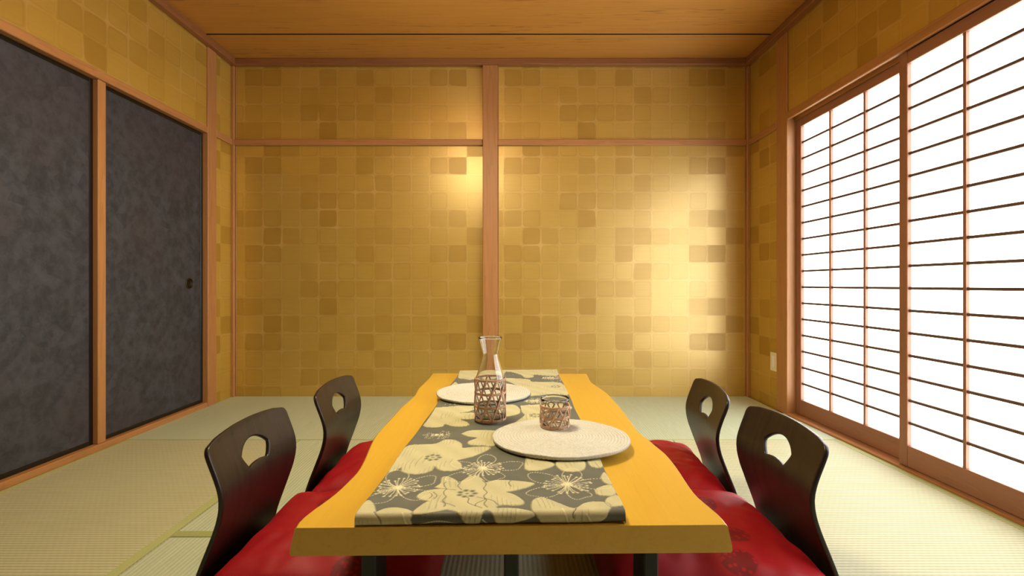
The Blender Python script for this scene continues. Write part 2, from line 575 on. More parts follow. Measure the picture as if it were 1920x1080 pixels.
# ------------------------------------------------------------------ low table with wavy natural edges
TZ, TT = 0.35, 0.052
TABLE_L= [(-0.3968, 0.8862), (-0.4012, 0.9142), (-0.3949, 0.9529), (-0.3852, 0.9878), (-0.374, 1.0358), (-0.3688, 1.0976), (-0.3641, 1.1538), (-0.3711, 1.2236), (-0.3845, 1.3107), (-0.3971, 1.4014), (-0.4007, 1.4781), (-0.3969, 1.5945), (-0.3974, 1.7532), (-0.3875, 1.875), (-0.3826, 1.9565), (-0.3949, 2.0663), (-0.388, 2.1892), (-0.385, 2.341), (-0.388, 2.4251)]
TABLE_R= [(0.4085, 0.898), (0.4123, 0.9332), (0.4039, 0.9878), (0.398, 1.0305), (0.4037, 1.0976), (0.4134, 1.1926), (0.4174, 1.2776), (0.4091, 1.3388), (0.4048, 1.3985), (0.3921, 1.4674), (0.3994, 1.5698), (0.405, 1.6875), (0.4055, 1.8202), (0.4067, 2.0), (0.3887, 2.1204), (0.3741, 2.2192), (0.3837, 2.341), (0.3884, 2.4107)]


def smooth_line(pts, n=3):
    """Catmull-Rom through the points"""
    out = []
    for i in range(len(pts) - 1):
        p0 = pts[max(i - 1, 0)]
        p1, p2 = pts[i], pts[i + 1]
        p3 = pts[min(i + 2, len(pts) - 1)]
        for k in range(n):
            t = k / n
            out.append(tuple(0.5 * ((2 * p1[j]) + (-p0[j] + p2[j]) * t + (2 * p0[j] - 5 * p1[j] + 4 * p2[j] - p3[j]) * t * t + (-p0[j] + 3 * p1[j] - 3 * p2[j] + p3[j]) * t ** 3) for j in range(2)))
    out.append(pts[-1])
    return out


def damp(pts, a=0.25):
    q = list(pts)
    for i in range(1, len(pts) - 1):
        q[i] = tuple((1 - a) * pts[i][j] + a * 0.5 * (pts[i - 1][j] + pts[i + 1][j]) for j in range(2))
    return q


table = thing('low_table', 'low honey-coloured wooden table with wavy natural edges and black metal legs', 'table', (0, 1.65, 0))
TY = 1.65


def build_tabletop():
    def even(pts, n=64):
        t = np.array([p[1] for p in pts])
        t = (t - t[0]) / (t[-1] - t[0])
        q = np.linspace(0, 1, n)
        a = np.array(pts)
        return list(zip(np.interp(q, t, a[:, 0]), np.interp(q, t, a[:, 1])))
    Lp, Rp = even(smooth_line(damp(TABLE_L))), even(smooth_line(damp(TABLE_R)))
    n = len(Lp)
    bm = bmesh.new()
    # section across the table: (height, outward flare of the natural edge)
    prof = [(0.0, -0.004), (-0.003, 0.0), (-0.02, 0.004), (-0.04, 0.0085), (-0.049, 0.009), (-TT, 0.006)]
    rowsL = [[bm.verts.new((x - f, y - TY, TZ + z)) for x, y in Lp] for z, f in prof]
    rowsR = [[bm.verts.new((x + f, y - TY, TZ + z)) for x, y in Rp] for z, f in prof]
    for a, b in zip(rowsL[:-1], rowsL[1:]):
        for i in range(n - 1):
            bm.faces.new((a[i], b[i], b[i + 1], a[i + 1])).smooth = True
    for a, b in zip(rowsR[:-1], rowsR[1:]):
        for i in range(n - 1):
            bm.faces.new((a[i + 1], b[i + 1], b[i], a[i])).smooth = True
    for i in range(n - 1):
        bm.faces.new((rowsL[0][i], rowsL[0][i + 1], rowsR[0][i + 1], rowsR[0][i]))
        bm.faces.new((rowsL[-1][i + 1], rowsL[-1][i], rowsR[-1][i], rowsR[-1][i + 1]))
    for e in (0, n - 1):
        for k in range(len(prof) - 1):
            q = (rowsL[k][e], rowsR[k][e], rowsR[k + 1][e], rowsL[k + 1][e])
            bm.faces.new(q if e == 0 else q[::-1])
    bmesh.ops.recalc_face_normals(bm, faces=bm.faces)
    return link('tabletop', mesh_of('tabletop', bm), M['table'], table)


build_tabletop()
LW, LD = 0.029, 0.085
for ye in (0.95, 2.27):
    for xc in (-0.279, 0.004, 0.281):
        box('leg', (xc - LW / 2, ye - TY, 0.0), (xc + LW / 2, ye + LD - TY, TZ - TT - 0.008), M['black_metal'], table, None, 0.003)
    box('leg_plate', (-0.294, ye - TY, TZ - TT - 0.008), (0.296, ye + LD - TY, TZ - TT), M['black_metal'], table, None, 0.002)

# ------------------------------------------------------------------ fabric table runner with appliqued flowers
PETALS=[
  [ (-0.160,1.020),(-0.150,1.040),(-0.152,1.069),(-0.140,1.076),(-0.118,1.056),(-0.110,1.040),(-0.100,1.060),(-0.087,1.079),(-0.070,1.073),(-0.056,1.052),(-0.052,1.040),(-0.031,1.052),(0.003,1.050),(0.041,1.042),(0.055,1.033),(0.036,1.012),(0.006,0.993),(-0.006,0.988),(0.009,0.975),(0.025,0.947),(0.029,0.927),(0.018,0.916),(-0.018,0.916),(-0.024,0.905),(-0.006,0.905),(0.020,0.901),(0.043,0.889),(0.048,0.878),(0.028,0.867),(0.011,0.858),(0.005,0.850),(-0.019,0.847),(-0.032,0.884),(-0.042,0.896),(-0.050,0.887),(-0.059,0.847),(-0.077,0.847),(-0.091,0.878),(-0.104,0.896),(-0.123,0.901),(-0.149,0.887),(-0.180,0.884),(-0.181,0.896),(-0.164,0.939),(-0.159,0.942),(-0.179,0.954),(-0.189,0.973),(-0.181,0.997),(-0.163,1.008),(-0.147,1.010),(-0.151,1.014) ],
  [ (-0.289,0.867),(-0.290,0.905),(-0.283,0.954),(-0.265,0.934),(-0.250,0.896),(-0.252,0.893),(-0.236,0.911),(-0.216,0.914),(-0.194,0.905),(-0.180,0.891),(-0.184,0.872),(-0.188,0.845),(-0.282,0.845) ],
  [ (0.042,0.921),(0.047,0.944),(0.062,0.959),(0.077,0.950),(0.096,0.927),(0.123,0.901),(0.143,0.921),(0.163,0.930),(0.186,0.927),(0.195,0.911),(0.189,0.890),(0.176,0.864),(0.158,0.855),(0.069,0.850),(0.056,0.867),(0.043,0.893) ],
  [ (0.186,0.924),(0.195,0.947),(0.212,0.962),(0.218,0.966),(0.229,0.917),(0.199,0.905),(0.192,0.905) ],
  [ (0.179,0.993),(0.190,1.008),(0.220,1.020),(0.217,0.964),(0.190,0.962),(0.179,0.971) ],
  [ (0.204,1.060),(0.219,1.091),(0.223,1.044),(0.223,1.020),(0.207,1.032) ],
  [ (0.188,1.163),(0.227,1.205),(0.222,1.123),(0.196,1.121),(0.191,1.153) ],
  [ (0.043,1.194),(0.084,1.173),(0.109,1.143),(0.095,1.121),(0.064,1.105),(0.036,1.116) ],
  [ (0.111,1.138),(0.121,1.163),(0.170,1.163),(0.185,1.153),(0.176,1.109),(0.156,1.094),(0.128,1.097),(0.116,1.116) ],
  [ (-0.283,1.244),(-0.270,1.291),(-0.231,1.297),(-0.199,1.303),(-0.179,1.335),(-0.149,1.328),(-0.129,1.297),(-0.124,1.267),(-0.099,1.273),(-0.067,1.273),(-0.049,1.261),(-0.065,1.233),(-0.093,1.201),(-0.128,1.175),(-0.119,1.160),(-0.113,1.132),(-0.121,1.113),(-0.148,1.107),(-0.167,1.118),(-0.178,1.136),(-0.180,1.113),(-0.198,1.095),(-0.225,1.094),(-0.249,1.109),(-0.256,1.132),(-0.265,1.118),(-0.282,1.109),(-0.284,1.180) ],
  [ (-0.140,1.386),(-0.121,1.413),(-0.093,1.420),(-0.043,1.409),(-0.017,1.377),(-0.016,1.304),(-0.049,1.273),(-0.069,1.281),(-0.089,1.284),(-0.108,1.292),(-0.115,1.311),(-0.108,1.327),(-0.091,1.348),(-0.116,1.360) ],
  [ (-0.260,1.685),(-0.231,1.692),(-0.179,1.705),(-0.122,1.705),(-0.119,1.660),(-0.145,1.623),(-0.178,1.605),(-0.157,1.611),(-0.115,1.611),(-0.111,1.543),(-0.155,1.532),(-0.135,1.506),(-0.124,1.470),(-0.147,1.455),(-0.176,1.460),(-0.199,1.480),(-0.204,1.455),(-0.238,1.451),(-0.264,1.470),(-0.261,1.532),(-0.260,1.623) ],
  [ (-0.028,1.705),(0.012,1.712),(0.032,1.673),(0.037,1.611),(0.020,1.576),(-0.035,1.559) ],
  [ (0.039,1.699),(0.110,1.712),(0.163,1.705),(0.212,1.699),(0.216,1.647),(0.160,1.611),(0.120,1.576),(0.098,1.511),(0.010,1.460),(0.035,1.532),(0.051,1.576),(0.042,1.611) ],
  [ (-0.041,2.193),(0.028,2.193),(0.092,2.160),(0.106,2.108),(0.227,2.078),(0.232,1.857),(0.175,1.865),(0.078,1.842),(0.085,1.906),(0.015,2.078) ],
  [ (-0.246,2.384),(-0.153,2.397),(-0.150,2.215),(-0.177,2.171),(-0.205,2.193),(-0.238,2.226) ],
  [ (-0.147,2.384),(0.244,2.451),(0.236,2.261),(0.188,2.238),(0.119,2.273),(0.112,2.215),(0.072,2.204),(0.052,2.285),(-0.016,2.346),(-0.032,2.215),(-0.091,2.171),(-0.136,2.193) ],
  [ (-0.252,2.049),(-0.240,2.129),(-0.220,2.059),(-0.241,2.030) ],
]
SEAMS=[
  [ (-0.056,1.052),(-0.051,1.004),(-0.050,0.954),(-0.068,0.914) ],
  [ (-0.087,0.961),(-0.075,0.927),(-0.056,0.905) ],
  [ (-0.065,0.961),(-0.037,0.940),(-0.018,0.917) ],
  [ (-0.140,1.044),(-0.132,0.968),(-0.126,0.914) ],
  [ (-0.151,1.012),(-0.117,1.004) ],
  [ (-0.110,1.040),(-0.104,1.004) ],
  [ (0.003,1.050),(-0.000,1.016) ],
  [ (-0.050,0.954),(-0.044,0.908) ],
  [ (-0.164,0.993),(-0.158,0.957) ],
  [ (-0.154,0.993),(-0.148,0.954) ],
  [ (-0.134,0.939),(-0.107,0.914) ],
  [ (0.123,0.901),(0.122,0.872) ],
  [ (-0.250,0.896),(-0.239,0.861) ],
  [ (0.186,2.333),(0.240,2.411) ],
  [ (0.110,2.021),(0.134,1.966) ],
  [ (0.196,1.889),(0.227,1.842) ],
  [ (-0.219,1.699),(-0.206,1.554) ],
  [ (-0.178,1.699),(-0.181,1.599) ],
]

STAMENS = [(-0.239, 1.021, .050), (-0.063, 1.122, .050), (0.1255, 1.0265, .053), (-0.212, 1.377, .045), (0.185, 2.19, .045), (-0.205, 1.728, .045), (0.095, 1.767, .045), (0.0076, 2.28, .045)]
CORES = [(-0.0873, 0.9822), (-0.1911, 1.1944), (0.1961, 2.0052), (-0.2167, 1.5605), (0.087, 1.5668)]


def runner_material():
    T = Tree('flower_applique_cloth')
    at = T.n('VertexColor', layer_name='pattern')
    th = T.noise(T.coords((900, 250, 300)), 1.0, 2.0)
    c = T.mix(T.math('MULTIPLY', th, 0.3), at.outputs[0], (0.02, 0.02, 0.015, 1))
    T.bsdf(color=c, rough=0.55, spec=0.35, sheen=0.15, normal=T.bump(th, 0.12, 0.0006))
    return T.m


def in_poly(X, Y, poly):
    inside = np.zeros(X.shape, bool)
    n = len(poly)
    for i in range(n):
        x1, y1 = poly[i]
        x2, y2 = poly[(i + 1) % n]
        c = ((y1 > Y) != (y2 > Y))
        with np.errstate(divide='ignore', invalid='ignore'):
            t = (x2 - x1) * (Y - y1) / (y2 - y1 + 1e-12) + x1
        inside ^= c & (X < t)
    return inside


def seg_dist(X, Y, a, b):
    ax, ay = a
    bx, by = b
    dx, dy = bx - ax, by - ay
    t = np.clip(((X - ax) * dx + (Y - ay) * dy) / (dx * dx + dy * dy + 1e-12), 0, 1)
    return np.hypot(X - ax - t * dx, Y - ay - t * dy)


def build_runner():
    # rows run from the underside of the rolled front hem to the rolled back hem
    yv = list(np.linspace(0.846, 0.896, 26))
    y = 0.896
    while y < 2.37:
        y += max(0.0019, y * y / 400.0 * 0.85)
        yv.append(y)
    yv = np.array(yv)
    nu = 341
    u = np.linspace(0, 1, nu)
    U, V = np.meshgrid(u, yv)
    w = np.clip((V - 0.888) / (2.37 - 0.888), -0.05, 1)
    XLf = -0.2875 + (-0.244 + 0.2875) * w
    XRt = 0.2205 + (0.240 - 0.2205) * w
    wob = 0.0022 * np.sin(V * 9.0) + 0.0014 * np.sin(V * 23.0 + 1)
    X = XLf + (XRt - XLf) * U + wob * (1 - 2 * U) * 0.6
    sk = U * (0.013 + 0.022 * np.clip(w, 0, 1))
    PX, PY = X, V                                   # where the print is looked up
    # pattern ------------------------------------------------------------
    grey = np.array(lin(88, 90, 72)[:3])
    cream = np.array(lin(196, 190, 142)[:3])
    white = np.array(lin(232, 224, 180)[:3])
    dark = np.array(lin(82, 74, 50)[:3])
    rng = np.random.RandomState(4)
    n1 = np.sin(PX * 41 + 3 * np.sin(PY * 23)) * np.sin(PY * 37 + 2 * np.sin(PX * 29))
    col = grey[None, None, :] * (1 + 0.10 * n1[..., None])
    H = np.zeros(X.shape)
    JX, JY = PX + 0.0004 * np.sin(PY * 300), PY + 0.0004 * np.sin(PX * 300)
    pet = np.zeros(X.shape, bool)
    for p in PETALS:
        pet |= in_poly(JX, JY, smooth_line(list(p) + [p[0]], 3))
    # puckers in the applique, running away from the viewer, with crease shade painted in
    ph = PX * 620 + 1.2 * np.sin(PY * 26 + PX * 13) + 0.9 * np.sin(PY * 61) + 2.5 * np.sin(PX * 71)
    amp = np.clip(np.sin(PX * 47 + 1.5 * np.sin(PY * 19)) * np.sin(PY * 31 + 2 + 2 * np.sin(PX * 17)) * 1.5 - 0.25, 0, 1)
    ridge = (0.5 + 0.5 * np.sin(ph)) ** 9
    H += np.where(pet, 0.0010 + 0.0006 * ridge * amp, 0.0)
    col = np.where(pet[..., None], cream[None, None, :] * (1 + 0.05 * np.sin(PX * 90 + PY * 70))[..., None], col)
    ck = (np.clip((ridge - 0.3) / 0.5, 0, 1) * np.clip(amp * 3 - 0.3, 0, 1) * pet)[..., None] * 0.62
    col = col * (1 - ck) + cream * 0.45 * ck

    def stroke(pts, rad, c, h, only=None):
        nonlocal col
        for a, b in zip(pts[:-1], pts[1:]):
            x0, x1_ = min(a[0], b[0]) - rad, max(a[0], b[0]) + rad
            y0, y1_ = min(a[1], b[1]) - rad - .002, max(a[1], b[1]) + rad + .002
            r0, r1 = np.searchsorted(yv, [y0, y1_])
            if r1 <= r0:
                continue
            c0 = max(int((x0 + 0.295) / 0.52 * nu) - 8, 0)
            c1 = min(int((x1_ + 0.295) / 0.52 * nu) + 10, nu)
            if c1 <= c0:
                continue
            s = (slice(r0, r1), slice(c0, c1))
            d = seg_dist(PX[s], PY[s], a, b)
            k = np.clip(1.4 - d / rad, 0, 1)
            if only is not None:
                k = k * only[s]
            col[s] = col[s] * (1 - k[..., None]) + np.array(c) * k[..., None]
            H[s] += k * h

    for p in PETALS:
        q = smooth_line(list(p) + [p[0]], 3)
        stroke(q + [q[0]], 0.0011, cream * 0.55, -0.0003)
    for s_ in SEAMS:
        q = smooth_line(s_, 6)
        q = [(x + 0.0035 * math.sin(y * 150 + x * 40), y) for x, y in q]
        stroke(q, 0.0010, dark, -0.0006, pet.astype(float))

    def dashes(pts, step=0.0052, rad=0.0013):
        acc = 0.0
        for a, b in zip(pts[:-1], pts[1:]):
            L = math.hypot(b[0] - a[0], b[1] - a[1])
            acc += L
            if acc >= step:
                acc = 0.0
                t = min(1.0, 0.0021 / (L + 1e-9))
                stroke([b, (b[0] + (b[0] - a[0]) * t * 0.6, b[1] + (b[1] - a[1]) * t * 0.6)], rad * (1 + 0.35 * max(0.0, b[1] - 1.1)), white, 0.0007)

    for i, (sx, sy, sr) in enumerate(STAMENS):
        rot = [0.55, 0.2, 0.0, 0.4, 0.1, 0.3, 0.9, 0.5, 0.3, 0.7][i]
        keep = (~pet).astype(float)
        for k in range(5):          # stitched outlines of five petals
            a0 = rot + k * 2 * math.pi / 5
            R = sr * (1.75 + 0.2 * math.sin(k * 2.3 + i))
            pts = []
            for q in range(121):
                t = q / 120.0
                wd = 0.60 * math.sin(math.pi * t) ** 0.55
                side = (t - 0.5) * 2
                rr = R * (1 - abs(side) ** 3.0) * (1 + 0.06 * math.sin(6 * side + k))
                an = a0 + side * 0.60
                pts.append((sx + rr * math.cos(an), sy + rr * math.sin(an)))
            dashes(pts)
        rr_ = random.Random(i)
        for k in range(26):         # stamens with round tips
            an = 2 * math.pi * k / 26 + rr_.uniform(-.08, .08)
            R = sr * rr_.uniform(0.72, 1.0)
            bend = rr_.uniform(-.12, .12)
            p0 = (sx + 0.008 * math.cos(an), sy + 0.008 * math.sin(an))
            p1 = (sx + 0.6 * R * math.cos(an + bend), sy + 0.6 * R * math.sin(an + bend))
            p2 = (sx + R * math.cos(an), sy + R * math.sin(an))
            stroke([p0, p1, p2], 0.0008 * (1 + 0.5 * max(0.0, sy - 1.1)), white, 0.0004)
            stroke([p2, (p2[0] + 0.0005, p2[1])], 0.0026, white, 0.0012)
        stroke([(sx, sy), (sx + .0005, sy)], 0.0095, white, 0.0012)
    for cx, cy in CORES:            # ring of grey ovals in the open flowers
        stroke([(cx, cy), (cx + .0005, cy)], 0.0035, grey, -0.0004)
        for k in range(7):
            an = 2 * math.pi * k / 7
            stroke([(cx + .016 * math.cos(an), cy + .017 * math.sin(an)), (cx + .0165 * math.cos(an), cy + .0175 * math.sin(an))], 0.0058, grey * 0.75, -0.0005)
    for xx, ya, yb in ((-0.20, .85, .89), (-0.05, .85, .87), (0.10, .85, .9), (0.145, .85, .88)):   # loose stitched lines on the hem
        stroke([(xx, yb), (xx + .012, ya)], 0.0012, white, 0.0006)
    arc = [(-0.178 + 0.092 * t, 0.847 + 0.020 * math.sin(math.pi * t)) for t in np.linspace(0, 1, 40)]
    dashes(arc, 0.0045, 0.0016)
    # shape ---------------------------------------------------------------
    tq = np.clip((V - 0.896) / 0.12, 0, 1)
    top = 0.3735 - 0.0075 * tq * tq * (3 - 2 * tq)
    back = np.clip((V - 2.27) / 0.09, 0, 1)
    top = top + 0.005 * back * back
    wav = 0.0012 * np.sin(PX * 19 + PY * 6) * np.sin(PY * 11) + 0.0008 * np.sin(PX * 37 + 2)
    wav = wav * np.clip(1 - np.abs(V - 1.4) / 1.2, 0.3, 1)
    Z = top + wav * 0.6 + H
    Y = V + 0.002 + sk
    nose = V < 0.896
    th = np.clip((0.896 - V) / 0.050, 0, 1) * math.pi
    Yn = 0.898 + sk - (0.0105 + H) * np.sin(th)
    Zn = 0.3625 + (0.0110 + H) * np.cos(th)
    Y = np.where(nose, Yn, Y)
    Z = np.where(nose, Zn, Z)
    Z = np.maximum(Z, 0.3512)
    # side skirts: one more column of vertices at each side, on the table
    X = np.hstack([X[:, :1] - 0.0006, X, X[:, -1:] + 0.0006])
    Y = np.hstack([Y[:, :1], Y, Y[:, -1:]])
    Zs = np.where(nose[:, :1], 0.3512, 0.3512)
    Z = np.hstack([Zs, Z, Zs])
    col = np.concatenate([col[:, :1], col, col[:, -1:]], axis=1)
    # last row drops to the table at the back
    for k, (dy, dz) in enumerate(((0.010, -0.003), (0.014, -0.010), (0.012, -1.0))):
        X = np.vstack([X, X[-1:]])
        Y = np.vstack([Y, Y[-1:] + (dy if k == 0 else (0.004 if k == 1 else -0.003))])
        zz = np.maximum(Z[-1:] + dz, 0.3512)
        Z = np.vstack([Z, zz])
        col = np.concatenate([col, col[-1:]], axis=0)
    R_, C_ = X.shape
    co = np.stack([X, Y - TY, Z], -1).reshape(-1, 3)
    idx = np.arange(R_ * C_).reshape(R_, C_)
    f = np.stack([idx[:-1, :-1], idx[:-1, 1:], idx[1:, 1:], idx[1:, :-1]], -1).reshape(-1, 4)
    me = bpy.data.meshes.new('table_runner')
    me.vertices.add(len(co))
    me.vertices.foreach_set('co', co.astype(np.float32).ravel())
    me.loops.add(f.size)
    me.loops.foreach_set('vertex_index', f.astype(np.int32).ravel())
    me.polygons.add(len(f))
    me.polygons.foreach_set('loop_start', np.arange(0, f.size, 4, dtype=np.int32))
    me.polygons.foreach_set('use_smooth', np.ones(len(f), bool))
    me.update(calc_edges=True)
    at = me.color_attributes.new('pattern', 'FLOAT_COLOR', 'POINT')
    rgba = np.concatenate([np.clip(col.reshape(-1, 3), 0, 1), np.ones((R_ * C_, 1))], 1).astype(np.float32)
    at.data.foreach_set('color', rgba.ravel())
    o = link('table_runner', me, runner_material(), None, (0, TY, 0))
    tag(o, 'grey table runner with cream applique flowers lying along the wooden table', 'table runner')
    return o


build_runner()


# ------------------------------------------------------------------ round woven placemats
def mat_material():
    T = Tree('cream_cotton_rope')
    n = T.noise(T.coords((1, 1, 1)), 420.0, 3.0, 0.6)
    n2 = T.noise(T.coords((1, 1, 1)), 30.0, 3.0)
    c = T.mix(T.smooth(n, 0.3, 0.75), lin(174, 172, 156), lin(208, 207, 196))
    c = T.mix(T.math('MULTIPLY', n2, 0.3), c, lin(212, 208, 192))
    T.bsdf(color=c, rough=0.8, spec=0.2, normal=T.bump(n, 0.3, 0.001))
    return T.m


M['mat'] = mat_material()


def placemat(cx, cy, rx, ry, z, label, seed):
    """rope coiled into a flat spiral: each turn stands proud, the plait shows as beads"""
    rnd = random.Random(seed)
    bm = bmesh.new()
    turns, per, sub = 22, 200, 5
    nr = turns * sub
    th = 0.008
    rows = []
    for i in range(nr + 1):
        r = i / nr
        row = []
        for k in range(per):
            a = 2 * math.pi * k / per
            f = (r * turns + a / (2 * math.pi)) % 1.0          # phase within the rope: spiral
            bead = 0.0012 * noise.noise(Vector((rx * r * math.cos(a) * 260, ry * r * math.sin(a) * 260, seed)))
            hgt = 0.0017 * (math.sin(math.pi * f) ** 0.6 if 0 < f < 1 else 0) + bead * math.sin(math.pi * f)
            lump = 0.0012 * noise.noise(Vector((cx * 7 + r * math.cos(a) * 5, r * math.sin(a) * 5, seed)))
            edge = 1.0 + 0.006 * math.sin(3 * a + seed) + 0.004 * math.sin(7 * a)
            rim = (0.0018 * math.sin(a * 96) / rx) * (1 if i == nr else 0)
            drop = -0.0025 if i == nr else 0.0
            rr = r * edge + rim
            row.append(bm.verts.new((rx * rr * math.cos(a), ry * rr * math.sin(a), th - 0.0012 + hgt + lump + drop)))
        rows.append(row)
    low = [bm.verts.new((v.co.x * 0.992, v.co.y * 0.992, 0.0)) for v in rows[-1]]
    rows.append(low)
    for a_, b_ in zip(rows[:-1], rows[1:]):
        for k in range(per):
            k2 = (k + 1) % per
            bm.faces.new((a_[k], a_[k2], b_[k2], b_[k])).smooth = True
    bm.faces.new(low)
    bmesh.ops.remove_doubles(bm, verts=rows[0], dist=1e-6)
    bmesh.ops.recalc_face_normals(bm, faces=bm.faces)
    o = link('placemat', mesh_of('placemat', bm), M['mat'], None, (cx, cy, z))
    tag(o, label, 'placemat', 'cream woven placemats on the table')
    return o


MATZ = 0.3706
placemat(0.1425, 1.338, 0.1895, 0.170, MATZ, 'cream woven round placemat with the small tumbler standing on it, nearer the viewer', 3)
placemat(-0.102, 1.888, 0.184, 0.176, MATZ, 'cream woven round placemat with nothing on it, partly hidden behind the carafe', 8)


# ------------------------------------------------------------------ glass carafe and tumbler in rattan sleeves
def glass_mat():
    T = Tree('clear_glass')
    T.bsdf(color=(0.97, 0.97, 0.96, 1), rough=0.02, trans=1.0, ior=1.45)
    return T.m


M['glass'] = glass_mat()
M['rattan'] = plain('rattan', lin(212, 170, 136), 0.45, grain=0.7, gscale=300)


def sleeve(root, r_of, z0, z1, layers, n, rad):
    for k in range(layers + 1):
        z = z0 + (z1 - z0) * k / layers
        R = r_of(z) + rad * 0.75
        for off in ((-0.6, 0.6) if 0 < k else (0.0, 1.1)):
            pts = [(R * math.cos(a), R * math.sin(a), z + off * rad * 1.5 + 0.0006 * math.sin(9 * a + k + off)) for a in [2 * math.pi * q / 40 for q in range(40)]]
            link('hoop', tube('hoop', pts, rad * 0.95, 6, True, 0.7), M['rattan'], root)
    for sgn in (1, -1):
        for s in range(n):
            pts = []
            for q in range(6 * layers + 1):
                t = q / (6.0 * layers)
                z = z0 + (z1 - z0) * t
                a = 2 * math.pi * (s + (0.0 if sgn > 0 else 0.0)) / n + sgn * t * layers * math.pi / n + 0.05 * math.sin(s * 5.1)
                R = r_of(z) + rad * (0.75 + 0.45 * sgn)
                pts.append((R * math.cos(a), R * math.sin(a), z))
            link('strand', tube('strand', pts, rad * 1.15, 5, False, 0.55), M['rattan'], root)


carafe = thing('carafe', 'clear glass carafe with flared neck and woven rattan sleeve on the runner', 'carafe', (-0.0612, 1.530, 0.3690))
CP = [(0.0455, 0.0), (0.0475, 0.004), (0.0478, 0.02), (0.0475, 0.09), (0.0470, 0.122), (0.0455, 0.134), (0.0410, 0.148), (0.0366, 0.163), (0.0310, 0.180), (0.0266, 0.195), (0.0248, 0.206), (0.0252, 0.214), (0.0285, 0.228), (0.0335, 0.245), (0.0380, 0.262)]
outer = smooth_line(CP, 3)
inner = [(max(r - 0.0017, 0.0), z) for r, z in outer if z > 0.010]
prof = [(0.0, 0.0012), (0.040, 0.0)] + outer + [(0.0372, 0.2630)] + inner[::-1] + [(0.040, 0.009), (0.0, 0.011)]
link('glass_body', lathe('carafe_glass', prof, 64), M['glass'], carafe)
sleeve(carafe, lambda z: 0.0478, 0.004, 0.131, 3, 9, 0.0022)

tumbler = thing('tumbler', 'small glass tumbler with woven rattan sleeve standing on the near placemat', 'tumbler', (0.1345, 1.420, MATZ + 0.0088))
TP = [(0.0385, 0.0), (0.0400, 0.003), (0.0405, 0.02), (0.0415, 0.05), (0.0425, 0.085)]
outer = smooth_line(TP, 3)
inner = [(r - 0.0015, z) for r, z in outer if z > 0.008]
prof = [(0.0, 0.001), (0.034, 0.0)] + outer + [(0.0418, 0.0857)] + inner[::-1] + [(0.034, 0.008), (0.0, 0.009)]
link('glass_body', lathe('tumbler_glass', prof, 64), M['glass'], tumbler)
sleeve(tumbler, lambda z: 0.0405 + 0.02 * z, 0.004, 0.062, 2, 9, 0.0023)


# ------------------------------------------------------------------ legless floor chairs of bent plywood
def chair_mat():
    T = Tree('dark_lacquered_plywood')
    n = T.noise(T.coords((14, 70, 6)), 1.0, 4.0, 0.55, 0.6)
    c = T.mix(T.smooth(n, 0.35, 0.75), lin(42, 29, 24), lin(24, 16, 13))
    T.bsdf(color=c, rough=0.40, spec=0.35, coat=0.12, coat_rough=0.2, normal=T.bump(n, 0.05, 0.0006))
    return T.m


M['chair'] = chair_mat()
BACK = [(0.440, -0.266), (0.41, -0.257), (0.38, -0.246), (0.35, -0.234), (0.32, -0.226), (0.30, -0.2245), (0.28, -0.227), (0.25, -0.234), (0.22, -0.243), (0.18, -0.256), (0.135, -0.271), (0.10, -0.280), (0.07, -0.284), (0.05, -0.283)]


def back_x(z):
    for (za, xa), (zb, xb) in zip(BACK[:-1], BACK[1:]):
        if zb <= z <= za:
            t = (z - zb) / (za - zb)
            return xb + (xa - xb) * t
    return BACK[0][1] if z > BACK[0][0] else BACK[-1][1]


def back_xs(z):
    return sum(back_x(z + d) for d in (-0.02, -0.01, 0, 0.01, 0.02)) / 5 if z > 0.075 else back_x(z)


